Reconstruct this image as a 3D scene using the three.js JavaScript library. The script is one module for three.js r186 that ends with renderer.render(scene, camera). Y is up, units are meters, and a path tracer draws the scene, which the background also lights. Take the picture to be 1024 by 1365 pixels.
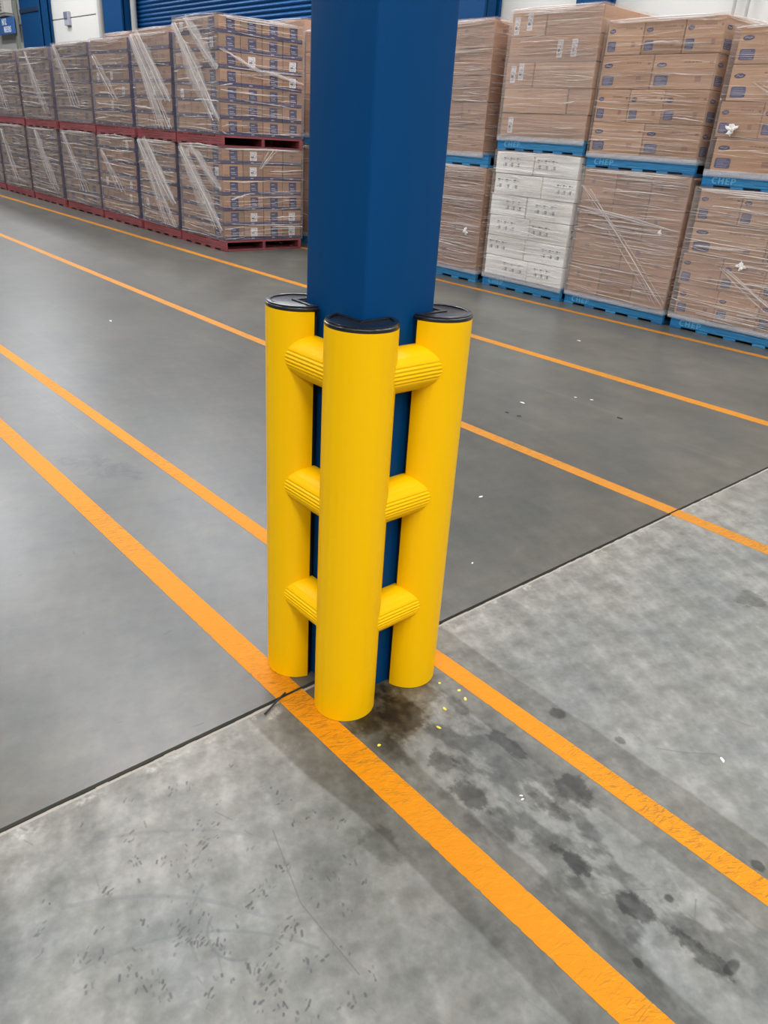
import * as THREE from 'three';
import { RoundedBoxGeometry } from 'three/addons/geometries/RoundedBoxGeometry.js';
import { mergeGeometries, mergeVertices, toCreasedNormals } from 'three/addons/utils/BufferGeometryUtils.js';
import { RectAreaLightUniformsLib } from 'three/addons/lights/RectAreaLightUniformsLib.js';
import { FontLoader } from 'three/addons/loaders/FontLoader.js';

// ---------------------------------------------------------------- camera, exposure, lights
const scene = new THREE.Scene();
scene.background = new THREE.Color(0x15181a);
const camera = new THREE.PerspectiveCamera(67.43, 1024 / 1365, 0.05, 200);
camera.position.set(0, 1.5, 0);
camera.rotation.set(THREE.MathUtils.degToRad(-26.207), THREE.MathUtils.degToRad(47.4386), THREE.MathUtils.degToRad(3.8358), 'YXZ');
scene.add(camera);
const renderer = new THREE.WebGLRenderer({ antialias: true });
renderer.toneMapping = THREE.LinearToneMapping;
renderer.toneMappingExposure = 0.68;
renderer.shadowMap.enabled = true;
RectAreaLightUniformsLib.init();

const CEIL = 8.2;
// translucent roof panels: [x, z, width along x, width along z, brightness]
const ROOF_PANELS = [
  [3.5, 1.5, 7, 1.6, 20], [3.5, -4.5, 7, 1.6, 9], [3.5, 7.5, 7, 1.6, 30],
  [-8, -3.6, 7, 1.6, 19], [-8, 2.6, 7, 1.6, 11], [-8, 8.6, 7, 1.6, 14],
  [-19, -3.6, 7, 1.6, 22], [-19, 2.6, 7, 1.6, 12], [-30, -3.6, 7, 1.6, 24], [-30, 4, 7, 1.6, 18],
  [-14, -8.2, 9, 1.4, 22], [-26, -8.2, 7, 1.4, 24], [-4, -8.2, 7, 1.4, 20],  // unseen row over the back wall, added to brighten the background
  [12, -6, 6, 1.6, 22], [12, 2, 6, 1.6, 24],
];

// ---------------------------------------------------------------- helpers
function rng(seed) { let a = seed >>> 0; return () => { a |= 0; a = a + 0x6D2B79F5 | 0; let t = Math.imul(a ^ a >>> 15, 1 | a); t = t + Math.imul(t ^ t >>> 7, 61 | t) ^ t; return ((t ^ t >>> 14) >>> 0) / 4294967296; }; }
const used = new Map();
function numbered(n) { const k = used.get(n) || 0; used.set(n, k + 1); return k ? n + '_' + String(k).padStart(3, '0') : n; }
function shade(o) { o.traverse(c => { if (c.isMesh) { c.castShadow = true; c.receiveShadow = true; } }); return o; }
function mesh(name, g, m, parent) { const o = new THREE.Mesh(g, m); o.name = numbered(name); o.castShadow = o.receiveShadow = true; (parent || scene).add(o); return o; }
function thing(name, label, category, pos = [0, 0, 0], group) { const o = new THREE.Group(); o.name = numbered(name); o.position.set(...pos); o.userData = { label, category, kind: 'thing' }; if (group) o.userData.group = group; scene.add(o); return o; }
function tag(o, label, category, group) { o.userData = { label, category, kind: 'thing' }; if (group) o.userData.group = group; return o; }
function structure(name) { const o = new THREE.Group(); o.name = numbered(name); o.userData = { kind: 'structure' }; scene.add(o); return o; }
function copyOf(src, pos, label, group) { const c = src.clone(); c.name = numbered(src.name.replace(/_\d{3}$/, '')); c.position.set(...pos); c.userData = { ...src.userData, label }; if (group) c.userData.group = group; scene.add(c); return c; }
function box(w, h, d, x = 0, y = 0, z = 0) { const g = new THREE.BoxGeometry(w, h, d); g.translate(x, y, z); return g; }
function rbox(w, h, d, r, x = 0, y = 0, z = 0, s = 1) { const g = new RoundedBoxGeometry(w, h, d, s, Math.min(r, w * .49, h * .49, d * .49)); g.translate(x, y, z); return g; }
// prism from a list of [x, z] points, between y0 and y1
function prism(pts, y0, y1, bevel = 0) {
  const s = new THREE.Shape(pts.map(p => new THREE.Vector2(p[0], -p[1])));
  const g = new THREE.ExtrudeGeometry(s, { depth: y1 - y0 - 2 * bevel, bevelEnabled: bevel > 0, bevelSize: bevel, bevelThickness: bevel, bevelOffset: -bevel, bevelSegments: 3, curveSegments: 6 });
  g.rotateX(-Math.PI / 2); g.translate(0, y0 + bevel, 0); return toCreasedNormals(g, 0.6);
}
const std = (o) => new THREE.MeshStandardMaterial(o);
const phys = (o) => new THREE.MeshPhysicalMaterial(o);
function canvasTex(w, h, draw, srgb = true) {
  const c = document.createElement('canvas'); c.width = w; c.height = h; draw(c.getContext('2d'), w, h, c);
  const t = new THREE.CanvasTexture(c); if (srgb) t.colorSpace = THREE.SRGBColorSpace; t.wrapS = t.wrapT = THREE.RepeatWrapping; t.magFilter = THREE.LinearFilter; return t;
}

// tileable fractal noise tables
function fbmTable(N, base, oct, seed, gain = 0.55) {
  const out = new Float32Array(N * N), r = rng(seed); let amp = 1, tot = 0;
  for (let o = 0, f = base; o < oct; o++, f *= 2) {
    const lat = new Float32Array(f * f).map(() => r());
    for (let y = 0; y < N; y++) {
      const fy = y / N * f, iy = Math.floor(fy), ty = fy - iy, sy = ty * ty * (3 - 2 * ty), y0 = (iy % f) * f, y1 = ((iy + 1) % f) * f;
      for (let x = 0; x < N; x++) {
        const fx = x / N * f, ix = Math.floor(fx), tx = fx - ix, sx = tx * tx * (3 - 2 * tx), x0 = ix % f, x1 = (ix + 1) % f;
        const a = lat[y0 + x0] + (lat[y0 + x1] - lat[y0 + x0]) * sx, b = lat[y1 + x0] + (lat[y1 + x1] - lat[y1 + x0]) * sx;
        out[y * N + x] += amp * (a + (b - a) * sy);
      }
    }
    tot += amp; amp *= gain;
  }
  for (let i = 0; i < out.length; i++) out[i] = out[i] / tot - 0.5;
  return out;
}
const NT = 512, noiseA = fbmTable(NT, 4, 6, 11), noiseB = fbmTable(NT, 4, 7, 23, 0.7);
function sample(t, u, v) { // u, v in tiles
  let x = (u - Math.floor(u)) * NT, y = (v - Math.floor(v)) * NT; const ix = x | 0, iy = y | 0; x -= ix; y -= iy;
  const a = (iy & 511) * NT, b = ((iy + 1) & 511) * NT, c = ix & 511, d = (ix + 1) & 511;
  const p = t[a + c] + (t[a + d] - t[a + c]) * x, q = t[b + c] + (t[b + d] - t[b + c]) * x; return p + (q - p) * y;
}
const smooth = (a, b, x) => { const t = Math.min(1, Math.max(0, (x - a) / (b - a))); return t * t * (3 - 2 * t); };

// ---------------------------------------------------------------- the floor
const JX = -1.482;                         // the saw-cut joint runs along z here
const LINES = [                            // painted lines, [z at x = -1.5, half width, slope dz/dx, label]
  ['nearest orange floor line, passing under the front post', -1.032, 0.043, 0.0005, 0.0],
  ['second orange floor line, passing behind the guard', -1.508, 0.034, 0, 0.0],
  ['third orange floor line across the aisle', -3.197, 0.04, 0.004, 0.0],
  ['fourth orange floor line across the aisle', -4.925, 0.047, -0.004, 0.0],
  ['farthest orange floor line, beside the blue pallets', -6.71, 0.04, -0.016, 0.0],
];
// dark damp spots on the near slab: x, z, radii, strength
const STAINS = [[-.889, -1.171, .055, .032, .5], [-.6, -1.225, .06, .03, .62], [-.435, -1.23, .05, .03, .6], [-.29, -1.25, .075, .025, .55], [-.942, -1.611, .026, .026, .5], [-.76, -1.666, .022, .018, .5], [-.4, -1.313, .012, .012, .6], [-.313, -1.565, .018, .018, .5], [-.945, -1.391, .07, .022, .42], [-.73, -1.41, .06, .05, .5], [-.75, -1.31, .07, .03, .4], [-1.02, -1.2, .05, .04, .4], [-1.21, -1.25, .07, .06, .35], [-1.15, -1.4, .05, .025, .32], [-.36, -1.125, .012, .01, .45], [-.9, -.9, .06, .05, .2], [-.23, -1.27, .012, .03, .5], [-.52, -1.0, .02, .012, .2], [-.56, -2.35, .03, .05, .3], [-.9, -2.75, .05, .08, .25]];
// concrete tint at a floor point, 0..255 sRGB
function concrete(x, z, out, fine) {
  const near = x > JX;
  const n1 = sample(noiseA, x / 3.1, z / 3.1), n2 = sample(noiseB, x / 0.9 + .3, z / 0.9), n3 = sample(noiseB, (.81 * x - .59 * z) / 0.31, (.59 * x + .81 * z) / 0.31 + .6), n4 = fine ? sample(noiseA, (.45 * x + .89 * z) / 0.13 + .1, (.45 * z - .89 * x) / 0.13) : 0;
  let v;
  if (near) v = 112 + 26 * n1 + 36 * n2 + 48 * n3 + 52 * n4; else v = 84 + 24 * n1 + 20 * n2 + 14 * n3 + 14 * n4;
  let warm = 3 + 14 * n2;
  // dark cleaned / primed bands beside the two near lines
  if (near) {
    const wob = .02 * n1 + .012 * n2;
    const a = smooth(.012, 0, Math.abs(z + 1.022) - .105 - wob - .03 * smooth(-.9, -1.3, x)), b = smooth(.012, 0, Math.abs(z + 1.522) - .112 - wob);
    const k = Math.max(a, b) * (0.85 + .3 * n3);
    v -= 29 * k; warm += 3 * k;
    // roughened edge of the slab beside the joint
    const e = smooth(.45, .0, x - JX); v += e * (4 + 24 * n3); warm += 6 * e;
    // damp grime between the two lines
    const g = smooth(-1.48, -1.35, z) * smooth(-1.02, -1.2, z) * smooth(-.05, -.35, x);
    v -= g * 38 * smooth(.03, .14, sample(noiseA, x / .75 + .17, z / .42 + .55) + .06) ;
    v -= g * 14 * smooth(.02, .16, sample(noiseB, x / .33 + .7, z / .33));
    for (const S of STAINS) { const dx = (x - S[0]) / S[2], dz = (z - S[1]) / S[3]; if (dx * dx + dz * dz > 4) continue; v -= 84 * S[4] * smooth(1.05, .62, Math.hypot(dx, dz) + (S[2] > .03 ? 1.9 : .6) * n3 + .5 * n4); }
    // rusty crust round the column foot
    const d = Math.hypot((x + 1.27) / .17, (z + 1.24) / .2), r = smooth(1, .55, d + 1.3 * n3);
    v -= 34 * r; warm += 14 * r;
  } else {
    v -= 11 * smooth(-.75, -1.0, z) * smooth(-3.9, -2.9, z); const e = smooth(.5, .0, JX - x); v += e * (2 + 10 * n3); warm += 4 * e;  // mid aisle darkened to offset roof-panel glare, along with staining beside the lines
  }
  out[0] = v + warm * .45; out[1] = v + 1.5; out[2] = v - 4 - warm * .5;
}
function stroke(c, X, Z, pts, w, col) { c.strokeStyle = col; c.lineWidth = w; c.lineCap = 'round'; c.lineJoin = 'round'; c.beginPath(); pts.forEach((p, i) => i ? c.lineTo(X(p[0]), Z(p[1])) : c.moveTo(X(p[0]), Z(p[1]))); c.stroke(); }
function blotch(c, X, Z, x, z, rx, rz, col, seed) {
  const r = rng(seed); c.fillStyle = col;
  for (let k = 0; k < 26; k++) { const a = r() * 6.283, q = Math.sqrt(r()); c.beginPath(); c.ellipse(X(x + rx * q * Math.cos(a)), Z(z + rz * q * Math.sin(a)), Math.abs(X(rx * (.12 + .3 * r())) - X(0)), Math.abs(Z(rz * (.12 + .3 * r())) - Z(0)), r() * 3, 0, 6.3); c.fill(); }
}
function floorTexture(x0, x1, z0, z1, W, H, fine) {
  return canvasTex(W, H, (c, w, h) => {
    const im = c.createImageData(w, h), o = [0, 0, 0], d = im.data;
    for (let j = 0, p = 0; j < h; j++) for (let i = 0; i < w; i++, p += 4) {
      concrete(x0 + (i + .5) / w * (x1 - x0), z0 + (j + .5) / h * (z1 - z0), o, fine);
      d[p] = o[0]; d[p + 1] = o[1]; d[p + 2] = o[2]; d[p + 3] = 255;
    }
    c.putImageData(im, 0, 0);
    const X = x => (x - x0) / (x1 - x0) * w, Z = z => (z - z0) / (z1 - z0) * h, m = w / (x1 - x0), r = rng(77);
    if (fine === 2) {                      // scuffs, tyre arcs and stains on the rough near slab
      for (let k = 0; k < 130; k++) {
        const x0 = -.98 + (r() + r() - 1) * .45, z0 = -.5 + (r() + r() - 1) * .42, a0 = .75 + (r() - .5) * 1.2, nd = 1 + r() * r() * 7;
        for (let q = 0; q < nd; q++) { const x = x0 + (r() - .5) * .03, z = z0 + (r() - .5) * .03, a = a0 + (r() - .5) * .9, l = .003 + .013 * r() * r(); stroke(c, X, Z, [[x, z], [x + l * Math.cos(a), z + l * Math.sin(a)]], m * (.0015 + .004 * r()), `rgba(50,52,50,${.2 + .5 * r()})`); }
      }
      for (let k = 0; k < 260; k++) {
        const x = JX + 1.5 * r(), z = -3.2 + 3.3 * r(), a = -.1 + (r() - .5) * .9, l = .015 + .09 * r() * r();
        stroke(c, X, Z, [[x, z], [x + l * Math.cos(a), z + l * Math.sin(a)]], m * (.0015 + .0025 * r()), r() < .6 ? `rgba(70,70,64,${.12 + .3 * r()})` : `rgba(175,175,164,${.05 + .12 * r()})`);
      }
      const arc = (x, z, rad, a0, a1, wd, al) => { c.strokeStyle = `rgba(86,90,88,${al})`; c.lineWidth = m * wd; c.beginPath(); c.arc(X(x), Z(z), m * rad, a0, a1); c.stroke(); };
      arc(-.93, -.53, .07, .4, 2.6, .006, .55); arc(-.9, -.62, .2, 1.7, 2.6, .007, .35); arc(-.55, -.2, .5, 3.2, 4.2, .007, .32); arc(-.62, -.05, .62, 3.5, 4.2, .01, .25); arc(-.6, -.1, .78, 3.5, 4.3, .01, .2);
      // oil and damp spots
      // broken edges along the joint
      for (let k = 0; k < 130; k++) { const z = -4.2 + 4.4 * r(); blotch(c, X, Z, JX + .02 + .05 * r() * r(), z, .012 * r() + .004, .03 * r() + .006, r() < .5 ? 'rgba(196,196,180,.10)' : 'rgba(92,84,74,.12)', 3000 + k); }
      // hairline cracks
      for (const pts of [[[-.56, -1.84], [-.62, -1.77], [-.68, -1.72]], [[-.44, -1.3], [-.47, -1.26], [-.5, -1.2]], [[-.36, -1.36], [-.33, -1.3], [-.3, -1.28], [-.24, -1.25]], [[-1.1, -.72], [-.9, -.66], [-.7, -.66]]]) stroke(c, X, Z, pts, m * .003, 'rgba(70,72,70,.5)');
    } else if (fine === 1) {               // smooth slab: puddle mark beside the near line, fork scuffs
      blotch(c, X, Z, -3.38, -1.25, .16, .07, 'rgba(40,44,44,.2)', 5); blotch(c, X, Z, -3.25, -1.33, .1, .05, 'rgba(40,44,44,.2)', 6); blotch(c, X, Z, -3.5, -1.14, .08, .04, 'rgba(40,44,44,.16)', 7);
      for (const s of [[-2.83, -.72, .05, .02], [-2.84, -.66, .04, .015], [-3.0, -.74, .05, .02], [-2.3, -.42, .04, .02], [-2.2, -.45, .03, .02], [-2.05, -.42, .02, .02]]) blotch(c, X, Z, ...s, 'rgba(80,84,84,.14)', 40 + s[0] * 10 | 0);
      for (let k = 0; k < 110; k++) { const x = -4.2 + 2.7 * r(), z = -3.2 + 3.3 * r(), a = r() * 3, l = .01 + .03 * r() * r(); stroke(c, X, Z, [[x, z], [x + l * Math.cos(a), z + l * Math.sin(a)]], m * (.003 + .004 * r()), `rgba(50,53,53,${.15 + .4 * r()})`); }
      for (let k = 0; k < 90; k++) { const z = -3.2 + 3.4 * r(); blotch(c, X, Z, JX - .02 - .04 * r() * r(), z, .012 * r() + .004, .03 * r() + .006, 'rgba(92,84,74,.12)', 4000 + k); }
      // grey scrubber swathe nearer the line
      for (let k = 0; k < 60; k++) { const x = -5.5 + 4 * r(), z = -1.2 - 1.9 * r(), l = .3 + .8 * r(); stroke(c, X, Z, [[x, z], [x + l, z + .03 * (r() - .5)]], m * (.01 + .03 * r()), r() < .5 ? 'rgba(80,84,84,.05)' : 'rgba(150,150,146,.04)'); }
    } else {
      for (let k = 0; k < 260; k++) { const x = x0 + (x1 - x0) * r(), z = z0 + (z1 - z0) * r(), l = .3 + 1.6 * r(); stroke(c, X, Z, [[x, z], [x + l, z + .06 * (r() - .5)]], m * (.01 + .04 * r()), r() < .6 ? 'rgba(70,72,70,.07)' : 'rgba(165,165,158,.05)'); }
    }
  });
}
function slabMaterial(tex, rough, bump) { return std({ map: tex, roughness: rough, metalness: 0,  }); }
const floor = structure('floor');
function slab(x0, x1, z0, z1, W, H, fine, rough, name) {
  const t = floorTexture(x0, x1, z0, z1, W, H, fine);
  const g = box(x1 - x0, .2, z1 - z0, (x0 + x1) / 2, -.1, (z0 + z1) / 2), p = g.attributes.position, uv = g.attributes.uv;
  for (let i = 0; i < p.count; i++) uv.setXY(i, (p.getX(i) - x0) / (x1 - x0), 1 - (p.getZ(i) - z0) / (z1 - z0));
  return mesh(name || 'concrete_slab', g, slabMaterial(t, rough), floor);
}
const JG = .007, JR = .015;
slab(JX + JR, .62, -3.5, .6, 1024, 2048, 2, .5);
slab(-5.6, JX - JG, -3.5, .6, 2048, 2048, 1, .33);
slab(JX + JR, .62, -11.2, -3.5, 512, 1536, 0, .42);
slab(-26, JX - JG, -11.2, -3.5, 2048, 900, 0, .33);
slab(-26, -5.6, -3.5, .6, 1600, 512, 0, .33);
slab(-46, -26, -11.2, .6, 512, 256, 0, .4);
slab(-46, JX - JG, .6, 26, 256, 256, 0, .4);
slab(JX + JR, 22, .6, 26, 256, 256, 0, .4);
slab(.62, 22, -11.2, .6, 512, 512, 0, .4);
{ // joint filler, sunk between the slabs, and the chipped pale arris beside it
  const fm = std({ color: 0x3a342d, roughness: .9 });
  mesh('joint_filler', box(JG + JR + .002, .2, 12, JX + (JR - JG) / 2, -.11, -5.2), fm, floor);
  const r = rng(5), parts = [];
  for (let k = 0; k < 200; k++) { const z = -5.8 + 6.1 * k / 200, wd = .0105 + .003 * r(), t = -.0018 * r(); parts.push(rbox(wd, .012, .034, .003, JX + JR - wd / 2 + .0006, -.0064 + t, z)); }
  const e = mesh('joint_edge', mergeGeometries(parts), std({ color: 0x9a9488, roughness: .8 }), floor); e.userData.kind = 'stuff';
}
{ // painted lines with wear
  const wearOf = (base) => canvasTex(2048, 128, (c, w, h) => {
    c.fillStyle = base; c.fillRect(0, 0, w, h); const r = rng(9);
    for (let k = 0; k < 2200; k++) { const x = r() * w, y = r() * h, s = Math.min(1, Math.max(.08, .55 + 2 * sample(noiseA, x / 2048, .3))); c.strokeStyle = r() < .55 ? `rgba(112,84,50,${.75 * r() * s})` : `rgba(232,160,50,${.35 * r()})`; c.lineWidth = 1 + 3.4 * r() * s; c.beginPath(); const l = 10 + 46 * r(), a = 1.2 + (r() - .5) * .9; c.moveTo(x, y); c.lineTo(x + l * Math.cos(a), y + l * Math.sin(a)); c.stroke(); }
    for (let k = 0; k < 500; k++) { c.fillStyle = `rgba(120,98,60,${.35 * r()})`; c.fillRect(r() * w, r() * h, 1 + 3 * r(), 1 + 2 * r()); }
    for (let k = 0; k < 90; k++) { const x = r() * w, up = r() < .5; c.fillStyle = `rgba(128,120,100,${.4 + .5 * r()})`; c.beginPath(); c.ellipse(x, up ? 0 : h, 3 + 12 * r(), 1 + 4 * r(), 0, 0, 6.3); c.fill(); }
  });
  const wearNear = wearOf('rgb(204,126,4)'), wearFar = wearOf('rgb(182,118,34)');
  LINES.forEach(([label, zc, hw, sl], li) => {
    const L = [[-26, JX - JG], [JX + .002, li < 2 ? 1.5 : 4]], m = phys({ map: li < 2 ? wearNear : wearFar, roughness: .55, specularIntensity: .35 }), gs = [];
    for (const [a, b] of L) {
      const n = Math.ceil((b - a) / .5);
      for (let k = 0; k < n; k++) { const p0 = a + (b - a) * k / n, p1 = a + (b - a) * (k + 1) / n, g = box(p1 - p0, .0016, 2 * hw), q = g.attributes.position, uv = g.attributes.uv;
        for (let i = 0; i < q.count; i++) { const X = q.getX(i) + (p0 + p1) / 2; uv.setXY(i, X / 1.4 + li * .37, q.getZ(i) / (2 * hw) + .5); q.setXYZ(i, X, q.getY(i), q.getZ(i) + zc + sl * (X + 1.5)); } gs.push(g); }
    }
    const o = mesh('painted_line', mergeGeometries(gs), m, floor); o.userData.label = label;
  });
}

// ---------------------------------------------------------------- walls, ceiling, roof panels
const wallMat = std({ color: 0xcfcdc5, roughness: .6 });
const WZ = -11;
{
  const wb = structure('wall_back');
  const seam = std({ color: 0x8d8a86, roughness: .8 });
  // horizontal cool-room panels, each proud of its joint
  const xs = [-45, -36, -30.3, -26, 0, 6, 12, 21], ys = [0, 1.1, 2.2, 3.1, 4.15, 5.3, 6.6, CEIL];
  for (let i = 0; i < xs.length - 1; i++) {
    if (i === 3) continue;
    for (let j = 0; j < ys.length - 1; j++) mesh('wall_panel', rbox(xs[i + 1] - xs[i] - .02, ys[j + 1] - ys[j] - .025, .12, .01, (xs[i] + xs[i + 1]) / 2, (ys[j] + ys[j + 1]) / 2, WZ - .06), wallMat, wb);
  }
  for (const [a, b] of [[-26, -25.62], [-23.95, -23.4], [-10.26, -5.1], [-5.1, 0]]) mesh('wall_panel', box(b - a - .01, CEIL, .12, (a + b) / 2, CEIL / 2, WZ - .06), wallMat, wb);
  mesh('wall_backing', box(67, CEIL, .15, -12, CEIL / 2, WZ - .22), seam, wb);
  const wl = structure('wall_left'); mesh('wall_surface', box(.2, CEIL, 38, -46, CEIL / 2, 7.3), wallMat, wl);
  const wr = structure('wall_right'); mesh('wall_surface', box(.2, CEIL, 38, 22, CEIL / 2, 7.3), wallMat, wr);
  const wf = structure('wall_front'); mesh('wall_surface', box(68, CEIL, .2, -12, CEIL / 2, 26), wallMat, wf);
  const ce = structure('ceiling'); mesh('ceiling_surface', box(69, .2, 38.5, -12, CEIL + .1, 7.3), std({ color: 0xd2d2cc, roughness: .8 }), ce);
}
{
  const lm = std({ color: 0xffffff, emissive: 0xf4f7ff, emissiveIntensity: 4, roughness: .8 }), fr = std({ color: 0x9a9c9e, roughness: .5 });
  ROOF_PANELS.forEach(([x, z, w, d, p], i) => {
    const o = structure('window_' + (i + 1));  // includes the added row over the back wall
    mesh('window_frame', mergeGeometries([box(w + .2, .08, .1, x, CEIL - .05, z - d / 2 - .05), box(w + .2, .08, .1, x, CEIL - .05, z + d / 2 + .05), box(.1, .08, d, x - w / 2 - .05, CEIL - .05, z), box(.1, .08, d, x + w / 2 + .05, CEIL - .05, z)]), fr, o);
    mesh('window_pane', box(w, .02, d, x, CEIL - .03, z), lm, o);
    const l = new THREE.RectAreaLight(0xf7f8ff, p, w, d); l.position.set(x, CEIL - .06, z); l.rotation.x = -Math.PI / 2; l.castShadow = true; scene.add(l);
  });
}

// ---------------------------------------------------------------- blue column and yellow guard
const CX = -1.4823, CZ = -1.2632, CS = .1165, PA = .0059, PG = .0236, PR = .0873, PH = 1.114;
const blueSteel = phys({ color: new THREE.Color().setRGB(.0, .05, .158), roughness: .5, clearcoat: 0, clearcoatRoughness: .4, specularIntensity: .25, bumpMap: canvasTex(256, 256, (c, w, h) => { const im = c.createImageData(w, h); for (let j = 0, p = 0; j < h; j++) for (let i = 0; i < w; i++, p += 4) { const v = 128 + 120 * sample(noiseB, i / w, j / h); im.data[p] = im.data[p + 1] = im.data[p + 2] = v; im.data[p + 3] = 255; } c.putImageData(im, 0, 0); }, false), bumpScale: .0004 });
{
  const pts = [], R = .016;
  for (let q = 0; q < 4; q++) for (let k = 0; k <= 6; k++) { const a = q * Math.PI / 2 + k / 6 * Math.PI / 2, cx = (q === 0 || q === 3 ? 1 : -1) * (CS - R), cz = (q < 2 ? 1 : -1) * (CS - R); pts.push([cx + R * Math.cos(a), cz + R * Math.sin(a)]); }
  const o = tag(mesh('steel_column', prism(pts, 0, CEIL - .01), blueSteel), 'blue painted square steel column standing inside the yellow guard', 'column'); o.position.set(CX + .003, 0, CZ);
}
const yellow = phys({ color: new THREE.Color().setRGB(.95, .53, .0), roughness: .38, specularIntensity: .32 });
const black = phys({ color: 0x101114, roughness: .32, clearcoat: .4, clearcoatRoughness: .2 }), rubber = std({ color: 0x0b0b0c, roughness: .8 });
{
  const g = thing('column_guard', 'yellow plastic bollard guard with black caps wrapped around the blue column', 'column guard', [CX, 0, CZ]);
  const NA = PG - PA;                       // notch corner, outward from the post centre
  // notched round outline in outward coordinates (u, w), notch towards -u, -w
  function outline(r, n, steps = 48) {
    const e = Math.sqrt(r * r - n * n), a0 = Math.atan2(n, -e), a1 = Math.atan2(-e, n), pts = [];   // from notch arm on -u side, clockwise round the outside
    for (let k = 0; k <= steps; k++) { const a = a0 + (a1 - a0) * k / steps; pts.push([r * Math.cos(a), r * Math.sin(a)]); }
    pts.push([n, n]); return pts;
  }
  const place = (pts, sx, sz) => { let p = pts.map(([u, w]) => [sx * u, sz * w]); if (sx * sz < 0) p = p.reverse(); return p; };
  for (const [sx, sz] of [[-1, 1], [1, 1], [1, -1], [-1, -1]]) {
    const px = sx * (CS + PA), pz = sz * (CS + PA);
    const post = mesh('post', prism(place(outline(PR, NA), sx, sz), .002, PH - .012), yellow, g); post.position.set(px, 0, pz);
    const cap = mesh('end_cap', mergeGeometries([prism(place(outline(PR + .0005, .004), sx, sz), PH - .0135, PH - .002, .004), ...(() => { // raised rim and moulded bosses
      const rim = []; const o1 = place(outline(PR - .002, .006), sx, sz), o2 = place(outline(PR - .014, .016), sx, sz);
      const s = new THREE.Shape(o1.map(p => new THREE.Vector2(p[0], -p[1]))); s.holes.push(new THREE.Path(o2.map(p => new THREE.Vector2(p[0], -p[1]))));
      const rg = new THREE.ExtrudeGeometry(s, { depth: .004, bevelEnabled: true, bevelSize: .0015, bevelThickness: .0015, bevelOffset: -.0015, bevelSegments: 2 }); rg.rotateX(-Math.PI / 2); rg.translate(0, PH - .004, 0); rim.push(toCreasedNormals(rg, .6)); return rim; })()]), black, post);
    cap.userData.label = 'black moulded end cap';
    const lin = [[NA - .001, NA - .001], [-.078, NA - .001], [-.078, .004], [.004, .004], [.004, -.078], [NA - .001, -.078]];
    const l = mesh('gap_filler', prism(place(lin, sx, sz).reverse(), .004, PH - .014), rubber, post); l.userData.label = 'dark liner';  // dark strip filling the gap between post and column
  }
  // ribbed cross rails
  const RR = .056, RD = .0207, sec = [];
  const lim = Math.acos((.001 - RD) / RR);
  for (let k = 0; k <= 170; k++) { const a = -lim + 2 * lim * k / 170; let r = RR; if (Math.abs(a) < .43) r -= .0024 * (.5 - .5 * Math.cos((a + .43) / .86 * 5 * 2 * Math.PI)); sec.push([RD + r * Math.cos(a), r * Math.sin(a)]); }
  const len = 2 * (CS + PA);
  const s = new THREE.Shape(sec.map(p => new THREE.Vector2(p[0], p[1])));
  const rg0 = toCreasedNormals(new THREE.ExtrudeGeometry(s, { depth: len, bevelEnabled: false }), .3); rg0.translate(0, 0, -len / 2);   // u along x, length along z
  for (const y of [.2954, .639, .9876]) for (let q = 0; q < 4; q++) {
    const r = mesh('rail', rg0, yellow, g); r.rotation.y = q * Math.PI / 2; const a = q * Math.PI / 2;
    r.position.set(Math.cos(a) * (CS + PA), y, -Math.sin(a) * (CS + PA)); r.userData.label = 'ribbed cross rail';
  }
}
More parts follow.
